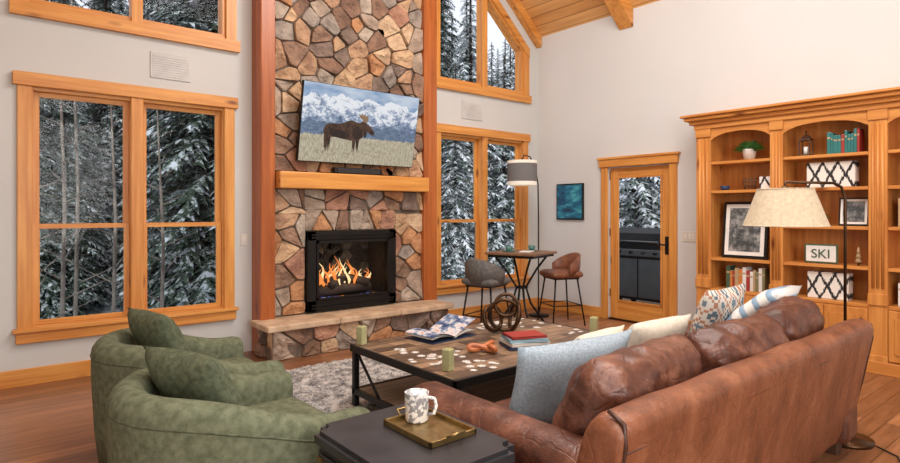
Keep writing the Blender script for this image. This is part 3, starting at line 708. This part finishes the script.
while cnt<58:
    t=r.random(); e=r.choice([0,1,2,3])
    if e==0: x,y=3.1+.65*t,r.uniform(3.40,3.58)
    elif e==1: x,y=r.uniform(2.12,2.34),2.80+.72*t
    elif e==2: x,y=3.45+.28*r.random(),2.85+.7*t
    else: x,y=2.25+.3*r.random(),2.52+.5*t
    if math.hypot(x-2.17,y-2.66)<.08 or math.hypot(x-2.12,y-3.58)<.08 or math.hypot(x-3.7,y-2.74)<.08 or math.hypot(x-2.66,y-2.86)<.18: continue
    cnt+=1
    k=r.uniform(.018,.032); n=7; a0=r.random()*6
    vs=[(x+k*(1 if q%2 else .62)*math.cos(a0+q*math.pi/n),y+k*(1 if q%2 else .62)*math.sin(a0+q*math.pi/n),h) for h in (0,.003) for q in range(2*n)]
    mb.add(vs,[list(range(2*n)),list(range(2*n,4*n))]+[[q,(q+1)%(2*n),(q+1)%(2*n)+2*n,q+2*n] for q in range(2*n)],'white_ceramic')
mb.obj('scattered_petals',(0,0,ZT))

# ------------------------------------------------------------ sofa
SX0,SX1=1.49,4.0
mb=MB()
def ext(prof,fn,t0,t1,r,m,smooth=True,nseg=1,wob=0):
    cx=sum(p[0] for p in prof)/len(prof); cz=sum(p[1] for p in prof)/len(prof); rings=[]
    ks=[(0,r*1.0),(.12,.6*r),(.4,.25*r),(1,0)]
    seq=[(t0+r*k,i) for k,i in ks]+[(t0+r+(t1-t0-2*r)*q/nseg,0) for q in range(1,nseg)]+[(t1-r*k,i) for k,i in ks[::-1]]
    for t,i in seq:
        rr=[]
        for p in prof:
            dx,dz=p[0]-cx,p[1]-cz; L=math.hypot(dx,dz); f=(L-i)/L if L>i else 0
            w=1+wob*noise.noise(V((p[0]*3,p[1]*3,t*3)))
            rr.append(fn(cx+dx*f*w,cz+dz*f*w,t))
        rings.append(rr)
    mb.loft(rings,m,smooth)
def subdiv(prof,it=2):
    for _ in range(it):
        q=[]
        for i in range(len(prof)):
            a=prof[i]; b=prof[(i+1)%len(prof)]
            q.append((a[0]*.75+b[0]*.25,a[1]*.75+b[1]*.25)); q.append((a[0]*.25+b[0]*.75,a[1]*.25+b[1]*.75))
        prof=q
    return prof
bp=subdiv([(1.16,.08),(1.12,.10),(1.04,.5),(1.00,.72),(1.005,.775),(1.07,.80),(1.14,.78),(1.20,.58),(1.30,.42),(1.32,.10),(1.28,.08)])
ext(bp,lambda a,b,t:V((t,a,b)),SX0,SX1,.05,'leather_back',nseg=36,wob=.045)
for xs_ in ((SX0,SX0+.23),(SX1-.23,SX1)):
    w0,w1=xs_; ap=subdiv([(w0+.03,.08),(w0+.015,.12),(w0+.01,.5),(w0-.01,.57),(w0+.04,.62),(w0+.115,.635),(w0+.19,.62),(w0+.24,.57),(w0+.22,.5),(w0+.215,.12),(w0+.2,.08)])
    ext(ap,lambda a,b,t:V((a,t,b)),1.08,2.17,.05,'leather_cushion',nseg=12,wob=.03)
mb.box(SX0+.15,SX1-.15,1.2,2.12,.09,.30,'leather_cushion',.03,3)
for x in (SX0+.03,SX1-.03):
    mb.tube([(x,1.13,.12),(x,1.055,.46),(x,1.01,.70),(x,1.015,.77),(x,1.07,.80)],.008,'leather_piping',8)
for x in (2.33,3.17):
    mb.tube([(x,1.13,.12),(x,1.058,.46),(x,1.012,.68)],.004,'leather_piping',8)
mb.tube([(SX0+.03,1.012,.68),(SX1-.03,1.012,.68)],.004,'leather_piping',6)
for x in (SX0+.06,SX1-.14):
    for y in (1.15,2.05): mb.box(x,x+.08,y,y+.08,0,.09,'dark_wood',.006)
iw=(SX1-.25-SX0-.25)/3
for k in range(3):
    cx=SX0+.25+iw*(k+.5)
    mb.cushion(iw-.01,.88,.18,'leather_cushion',r=.06,puff=.18,wr=.012,M=T(cx,1.72,.36),seed=k)
for k,(cx,cy,dz,rz,tl,w,hh) in enumerate(((2.07,1.36,.0,.08,.40,.76,.50),(2.83,1.31,.03,-.04,.34,.70,.48),(3.45,1.31,.06,.06,.30,.60,.48))):
    mb.cushion(w,.23,hh,'leather_cushion',r=.10,puff=.28,wr=.038,n=28,axis=1,M=T(cx,cy,.62+dz)@R(rz,'Z')@R(tl,'X'),seed=k+10)
mb.obj('leather_sofa')
pil('throw_pillow',.72,.46,.17,'blue_pillow',(2.12,1.71,.63),.30,-.12,3)
pil('throw_pillow',.50,.36,.15,'cream_pillow',(2.62,1.97,.61),.45,.1,4)
pil('throw_pillow',.58,.38,.16,'cream_pillow',(3.02,1.84,.64),.45,-.05,5)
pil('throw_pillow',.56,.48,.16,'tribal_pillow',(3.52,1.70,.74),.30,.05,6)
pil('throw_pillow',.52,.42,.15,'stripe_pillow',(3.66,1.49,.83),.85,.1,7)
# ------------------------------------------------------------ side table
mb=MB(); x0,x1,y0,y1=.95,1.45,1.36,1.99
mb.box(x0+.02,x1-.02,y0+.02,y1-.02,.06,.56,'black_lacquer',.03,3)
b=bmesh.new(); bmesh.ops.create_cube(b,size=1)
for v in b.verts: v.co=V(((x0+x1)/2+v.co.x*(x1-x0),(y0+y1)/2+v.co.y*(y1-y0),.59+v.co.z*.06))
bmesh.ops.bevel(b,geom=[e for e in b.edges if abs((e.verts[0].co-e.verts[1].co).z)>.01],offset=.05,segments=5,affect='EDGES')
bmesh.ops.bevel(b,geom=[e for e in b.edges if abs((e.verts[0].co-e.verts[1].co).z)<.001 and len(e.link_faces)==2 and abs(e.link_faces[0].normal.z-e.link_faces[1].normal.z)>.5],offset=.015,segments=2,affect='EDGES')
mb.bm(b,'black_lacquer')
for z in (.34,.10): 
    mb.box(x0+.008,x0+.022,y0+.06,y1-.06,z,z+.2,'black_lacquer',.006)
    mb.tube([(x0+.01,1.60,z+.12),(x0-.02,1.60,z+.10),(x0-.02,1.76,z+.10),(x0+.01,1.76,z+.12)],.006,'gold')
    for y in (y0+.08,y1-.08): mb.box(x0+.004,x0+.01,y-.02,y+.02,z+.15,z+.19,'gold')
for x in (x0+.05,x1-.1):
    for y in (y0+.05,y1-.1): mb.box(x,x+.05,y,y+.05,0,.07,'black_lacquer')
mb.obj('side_table')
mb=MB(); mb.box(-.10,.10,-.14,.14,0,.006,'gold',.002)
for q in ((-.105,-.095,-.145,.145),(.095,.105,-.145,.145),(-.105,.105,-.145,-.135),(-.105,.105,.135,.145)): mb.box(q[0],q[1],q[2],q[3],0,.022,'gold',.002)
for s in (1,-1): mb.tube([(-.03,s*.14,.02),(-.03,s*.165,.035),(.03,s*.165,.035),(.03,s*.14,.02)],.004,'gold')
mb.obj('serving_tray',(1.28,1.68,.6205))
mb=MB(); mb.lathe([(.001,0),(.040,0),(.044,.006),(.046,.105),(.0465,.108),(.043,.108),(.041,.012),(.001,.01)],'mug_pattern',seg=32)
mb.tube([(.044,0,.09),(.07,0,.087),(.076,0,.06),(.068,0,.03),(.043,0,.025)],.007,'mug_pattern'); mb.obj('coffee_mug',(1.29,1.77,.6275),(0,0,-.9))

# ------------------------------------------------------------ floor lamp (right)
mb=MB(); px,py=4.17,1.2
mb.lathe([(.001,0),(.15,0),(.15,.02),(.02,.03),(.001,.03)],'bronze',c=(px,py,0),seg=32)
ax,ay=3.86,1.43
mb.tube([(px,py,.02),(px,py,1.50),(px-.02,py+.015,1.575),(px-.06,py+.045,1.60),(ax,ay,1.605),(ax,ay,1.56)],.009,'bronze')
mb.cyl((ax,ay,1.58),(ax,ay,1.42),.018,'bronze')
mb.lathe([(.155,.225),(.235,0)],'shade_beige',c=(ax,ay,1.335),seg=40); mb.lathe([(.232,.002),(.152,.225)],'shade_white',c=(ax,ay,1.335),seg=40)
mb.tube([(ax+.156*math.cos(t*.3142),ay+.156*math.sin(t*.3142),1.56) for t in range(20)],.004,'shade_beige',6,True)
mb.tube([(ax+.235*math.cos(t*.3142),ay+.235*math.sin(t*.3142),1.335) for t in range(20)],.004,'shade_beige',6,True)
for k in range(3): mb.cyl((ax,ay,1.55),(ax+.154*math.cos(k*2.09),ay+.154*math.sin(k*2.09),1.558),.003,'bronze',seg=6)
mb.lathe([(.001,0),(.025,.02),(.03,.05),(.012,.09)],'white_ceramic',c=(ax,ay,1.37),seg=12)
mb.obj('floor_lamp')
mb=MB(); px,py=5.92,5.30; ax,ay=5.66,5.36
mb.lathe([(.001,0),(.14,0),(.14,.02),(.02,.03),(.001,.03)],'black_metal',c=(px,py,0),seg=32)
mb.tube([(px,py,.02),(px,py,1.4),(px-.01,py,1.8),(px-.06,py+.01,2.05),(px-.14,py+.03,2.17),(ax+.04,ay,2.19),(ax,ay,2.12)],.009,'black_metal')
mb.cyl((ax,ay,2.14),(ax,ay,1.95),.016,'black_metal')
mb.lathe([(.199,0),(.199,.06)],'shade_white',c=(ax,ay,1.78),seg=36); mb.lathe([(.2,.05),(.2,.29)],'shade_grey',c=(ax,ay,1.78),seg=36); mb.lathe([(.199,.28),(.199,.33)],'shade_white',c=(ax,ay,1.78),seg=36)
mb.lathe([(.192,.0),(.192,.33)],'shade_white',c=(ax,ay,1.78),seg=36); mb.lathe([(.192,.32),(.001,.32)],'shade_white',c=(ax,ay,1.78),seg=36)
mb.obj('arc_floor_lamp')
# ------------------------------------------------------------ bar table and chairs
mb=MB(); cx,cy=5.14,4.88
mb.box(-.33,.33,-.33,.33,.905,.935,'table_wood',.006,2); mb.box(-.30,.30,-.30,.30,.875,.905,'black_metal',.004)
for k in range(4):
    a=math.pi/4+k*math.pi/2; c_,s_=math.cos(a),math.sin(a)
    mb.tube([(.34*c_,.34*s_,.89),(.2*c_,.2*s_,.72),(.06*c_,.06*s_,.5),(.12*c_,.12*s_,.3),(.33*c_,.33*s_,.012)],.014,'black_metal')
mb.tube([(.07*math.cos(t*.5236),.07*math.sin(t*.5236),.5) for t in range(12)],.012,'black_metal',8,True)
mb.obj('bar_table',(cx,cy,0),(0,0,.3))
def barchair(name,loc,rz,m,seatm):
    mb=MB(); mb.cushion(.42,.42,.09,seatm,r=.04,puff=.15,n=8,M=T(0,0,.635))
    rings=[]; 
    for k in range(17):
        a=math.pi*.5+math.pi*k/16; n_=V((math.cos(a),math.sin(a)*1.0,0)); e=abs(k-8)/8; h=.90-.14*e**2; lo=.62
        p=n_*.215
        rings.append([p+n_*q[0]+V((0,0,q[1])) for q in ((-.018,lo),(.012,lo),(.03,(lo+h)/2),(.032,h-.01),(.015,h),(-.004,h-.01),(-.006,(lo+h)/2))])
    mb.loft(rings,m)
    mb.box(-.17,.17,-.17,.17,.575,.595,'black_metal')
    for sx_ in (1,-1):
        for sy in (1,-1): mb.tube([(.15*sx_,.15*sy,.585),(.22*sx_,.22*sy,.0)],[.012,.009],'black_metal')
    q=.19
    for a,b in (((q,q),(q,-q)),((q,-q),(-q,-q)),((-q,-q),(-q,q)),((-q,q),(q,q))): mb.tube([(a[0],a[1],.25),(b[0],b[1],.25)],.007,'black_metal',6)
    mb.obj(name,loc,(0,0,rz))
barchair('bar_chair',(4.48,4.80,0),.25,'bar_grey','bar_grey'); barchair('bar_chair',(5.74,4.76,0),math.pi-.4,'bar_brown','bar_brown')
def cup(x,y):
    mb=MB(); mb.lathe([(.001,0),(.06,0),(.085,.012),(.08,.012),(.055,.004),(.001,.004)],'teal'); mb.lathe([(.001,.006),(.025,.006),(.045,.07),(.041,.07),(.022,.012),(.001,.012)],'teal')
    mb.tube([(.042,0,.06),(.065,0,.055),(.06,0,.03),(.034,0,.025)],.005,'teal'); mb.obj('teacup_and_saucer',(x,y,.9355))
cup(4.97,4.93); cup(5.30,4.86)
mb=MB(); mb.box(-.1,.1,-.07,.07,0,.012,'paper',.002); mb.obj('paper_napkins',(5.13,4.78,.9355),(0,0,.5))
mb=MB(); mb.tube([(4.17,1.04,.012),(4.1,.92,.008),(3.95,.86,.008),(3.75,.92,.008),(3.6,.82,.008),(3.5,.75,.008)],.005,'bk_ink',6); mb.obj('power_cord')

# ------------------------------------------------------------ outdoors
def gz(x,y): return -1.0+max(0,(y-11))*.16+max(0,x-14)*.08
mb=MB(); nx,ny=60,50; vs=[];fs=[]
for i in range(nx+1):
    for j in range(ny+1):
        x=-25+75*i/nx; y=6.4+55*j/ny
        vs.append((x,y,gz(x,y)+.4*noise.noise(V((x*.3,y*.3,0)))))
for i in range(nx):
    for j in range(ny):
        a=i*(ny+1)+j; fs.append([a,a+ny+1,a+ny+2,a+1])
mb.add(vs,fs,'snow',True); mb.obj('snowy_ground')
mb=MB(); vs=[];fs=[]
for i in range(31):
    for j in range(31):
        x=7.0+1.4*i; y=-20+.88*j; vs.append((x,y,gz(x,y)+.3*noise.noise(V((x*.3,y*.3,4)))))
for i in range(30):
    for j in range(30):
        a=i*31+j; fs.append([a,a+31,a+32,a+1])
mb.add(vs,fs,'snow',True); mb.obj('snowy_ground')
def treemesh(H,seed,wr=.13,nm='needles'):
    r=random.Random(seed); mb=MB(); mb.cyl((0,0,-.8),(0,0,H),.13,'bark',.02,8)
    nw=int(H*4.2); vs=[];fs=[]
    for w in range(nw):
        t=w/nw; h=.7+(H-.7)*t; L=(1-t)**.8*H*wr+.12; nb=10 if t<.8 else 7; a0=r.random()*6
        for k in range(nb):
            a=a0+k*6.283/nb+r.uniform(-.25,.25); l=L*r.uniform(.65,1.2); dr=r.uniform(.3,.7); out=V((math.cos(a),math.sin(a),0)); sd=V((-math.sin(a),math.cos(a),0))
            hh=h+r.uniform(-.1,.1); N=7
            pts=[out*l*s+V((0,0,hh-dr*l*s*s+.1*l*s)) for s in [q/N for q in range(N+1)]]
            for q in range(N):
                p,p2=pts[q],pts[q+1]
                for sg_ in (1,-1):
                    wd=l*.26*(1-.75*q/N)*r.uniform(.6,1.3)+.03
                    o=len(vs); tip=p2+out*wd*.55+sd*sg_*wd-V((0,0,wd*r.uniform(.3,.8)))
                    vs+=[p,p2,tip]; fs.append([o,o+1,o+2])
    mb.add(vs,fs,nm)
    return mb
TM=[]
for i,(H,wr,nm) in enumerate(((7.5,.14,'needles'),(10,.12,'needles'),(12.5,.11,'needles_dark'),(9,.13,'needles'))):
    o=treemesh(H,i+20,wr,nm).obj('snowy_pine_tree',(0,0,0)); TM.append(o)
r=random.Random(12); pl=[]
for i in range(80):
    y=r.uniform(11.5,26); x=y*r.uniform(-.1,1.35)+r.uniform(-.5,.5); pl.append((x,y))
for i in range(50):
    y=r.uniform(22,38); x=y*r.uniform(-.1,1.3); pl.append((x,y))
for i in range(34): pl.append((r.uniform(13,28),r.uniform(2,16)))
for i in range(22):
    y=r.uniform(12.5,17); x=y*r.uniform(0,.42); pl.append((x,y))
for i,(x,y) in enumerate(pl):
    if i<4: o=TM[i]
    else: o=bpy.data.objects.new('snowy_pine_tree',TM[r.randrange(4)].data); sc.collection.objects.link(o)
    o.location=(x,y,gz(x,y)-.1); o.rotation_euler=(0,0,r.random()*6); s=r.uniform(.6,1.1); 
    if i>=164: s=r.uniform(.45,.75)
    o.scale=(s,s,s)
for i,(x,y,h) in enumerate(((.55,9.2,4.5),(.9,9.8,5.5),(1.6,10.2,5),(2.1,9.4,4.2),(1.15,10.6,6),(9.2,10.0,5),(8.6,9.6,4.6))):
    mb=MB(); g=gz(x,y)-.2; mb.tube([(0,0,0),(.05,.02,h*.5),(-.03,.05,h)],[.035,.025,.008],'birch',7)
    for k in range(14):
        z=h*(.25+.05*k); a=k*2.4; l=.7*(1-k/18); mb.tube([(.04,.02,z),(.04+l*math.cos(a),.02+l*math.sin(a),z+.45*l)],[.012,.003],'birch',5)
    mb.obj('bare_sapling',(x,y,g))
mb=MB(); mb.box(XW+.16,9.4,1.5,7.5,-.12,-.02,'deck'); mb.obj('outdoor_deck')
mb=MB(); mb.box(8.5,8.7,4.75,4.95,-.02,3.2,'log',.01); mb.box(8.45,8.75,4.7,5.0,-.02,.12,'log',.01); mb.obj('porch_post')
mb=MB()
mb.box(-.28,.28,-.45,.45,.12,.80,'black_metal',.01)
mb.box(-.29,-.28,-.43,-.01,.16,.74,'steel',.004); mb.box(-.29,-.28,.01,.43,.16,.74,'steel',.004)
rings=[]
for y in (-.46,.46):
    rings.append([V((-.30,y,.88)),V((-.29,y,1.0)),V((-.22,y,1.12)),V((-.05,y,1.2)),V((.12,y,1.18)),V((.24,y,1.08)),V((.28,y,.88))])
mb.loft(rings,'black_metal',False)
mb.box(-.31,.28,-.47,.47,.78,.88,'steel',.005); mb.tube([(-.30,-.35,1.0),(-.35,-.35,1.0),(-.35,.35,1.0),(-.30,.35,1.0)],.014,'steel')
for y in (-.3,-.1,.1,.3): mb.cyl((-.31,y,.83),(-.34,y,.83),.022,'black_metal',seg=12)
mb.box(-.22,.22,.47,.75,.84,.87,'black_metal',.005); mb.box(-.22,.22,-.75,-.47,.84,.87,'black_metal',.005)
for x in (-.2,.2):
    for y in (-.38,.38): mb.cyl((x,y-.02,.06),(x,y+.02,.06),.06,'black_metal',seg=16)
mb.obj('barbecue_grill',(7.9,4.85,-.02))

# ------------------------------------------------------------ light
w=bpy.data.worlds.new('World'); sc.world=w; w.use_nodes=True; nt=w.node_tree
bg=nt.nodes['Background']; bg.inputs[0].default_value=(.86,.91,1,1); bg.inputs[1].default_value=1.15
def point(loc,power,rad=.35,color=(1,.985,.96)):
    l=bpy.data.lights.new('point_fill','POINT'); l.energy=power; l.color=color; l.shadow_soft_size=rad
    o=bpy.data.objects.new('point_fill',l); sc.collection.objects.link(o); o.location=loc
def area(name,loc,rot,size,power,color=(.97,.985,1)):
    l=bpy.data.lights.new(name,'AREA'); l.size=size; l.energy=power; l.color=color
    o=bpy.data.objects.new(name,l); sc.collection.objects.link(o); o.location=loc; o.rotation_euler=rot; return o
point((3.3,3.2,4.6),160); point((3.3,.2,4.4),115)  # added point fills for room and ceiling planks, no fixtures modelled
area('overhead_fill',(3.2,1.8,5.0),(0,0,0),2.5,125)  # added soft fill from above, not a ceiling fixture
area('overhead_fill',(.6,.4,3.2),(0,0,0),1.6,55)  # second added fill from above, out of frame over the camera end
area('rear_fill',(1.0,-2.6,2.0),(math.radians(80),0,math.radians(-15)),2.6,140,(1,1,1))  # added fill behind the camera; wall_front has no window
sl=bpy.data.lights.new('hazy_sun','SUN'); sl.energy=1.6; sl.angle=math.radians(25); sl.color=(1,.98,.95)
so=bpy.data.objects.new('hazy_sun',sl); sc.collection.objects.link(so); so.rotation_euler=(math.radians(52),0,math.radians(-20))
pt=bpy.data.lights.new('fire_glow','POINT'); pt.energy=1.5; pt.color=(1,.55,.2); pt.shadow_soft_size=.1; o=bpy.data.objects.new('fire_glow',pt); sc.collection.objects.link(o); o.location=(3.2,5.72,.85)
# ------------------------------------------------------------ camera
cd=bpy.data.cameras.new('Camera'); cam=bpy.data.objects.new('Camera',cd); sc.collection.objects.link(cam); sc.camera=cam
cam.location=(0,0,1.42); cam.rotation_euler=(math.pi/2,0,math.radians(-39.4)); cd.lens=22.96; cd.sensor_width=36; cd.shift_y=-.0217; cd.clip_start=.05; cd.clip_end=300
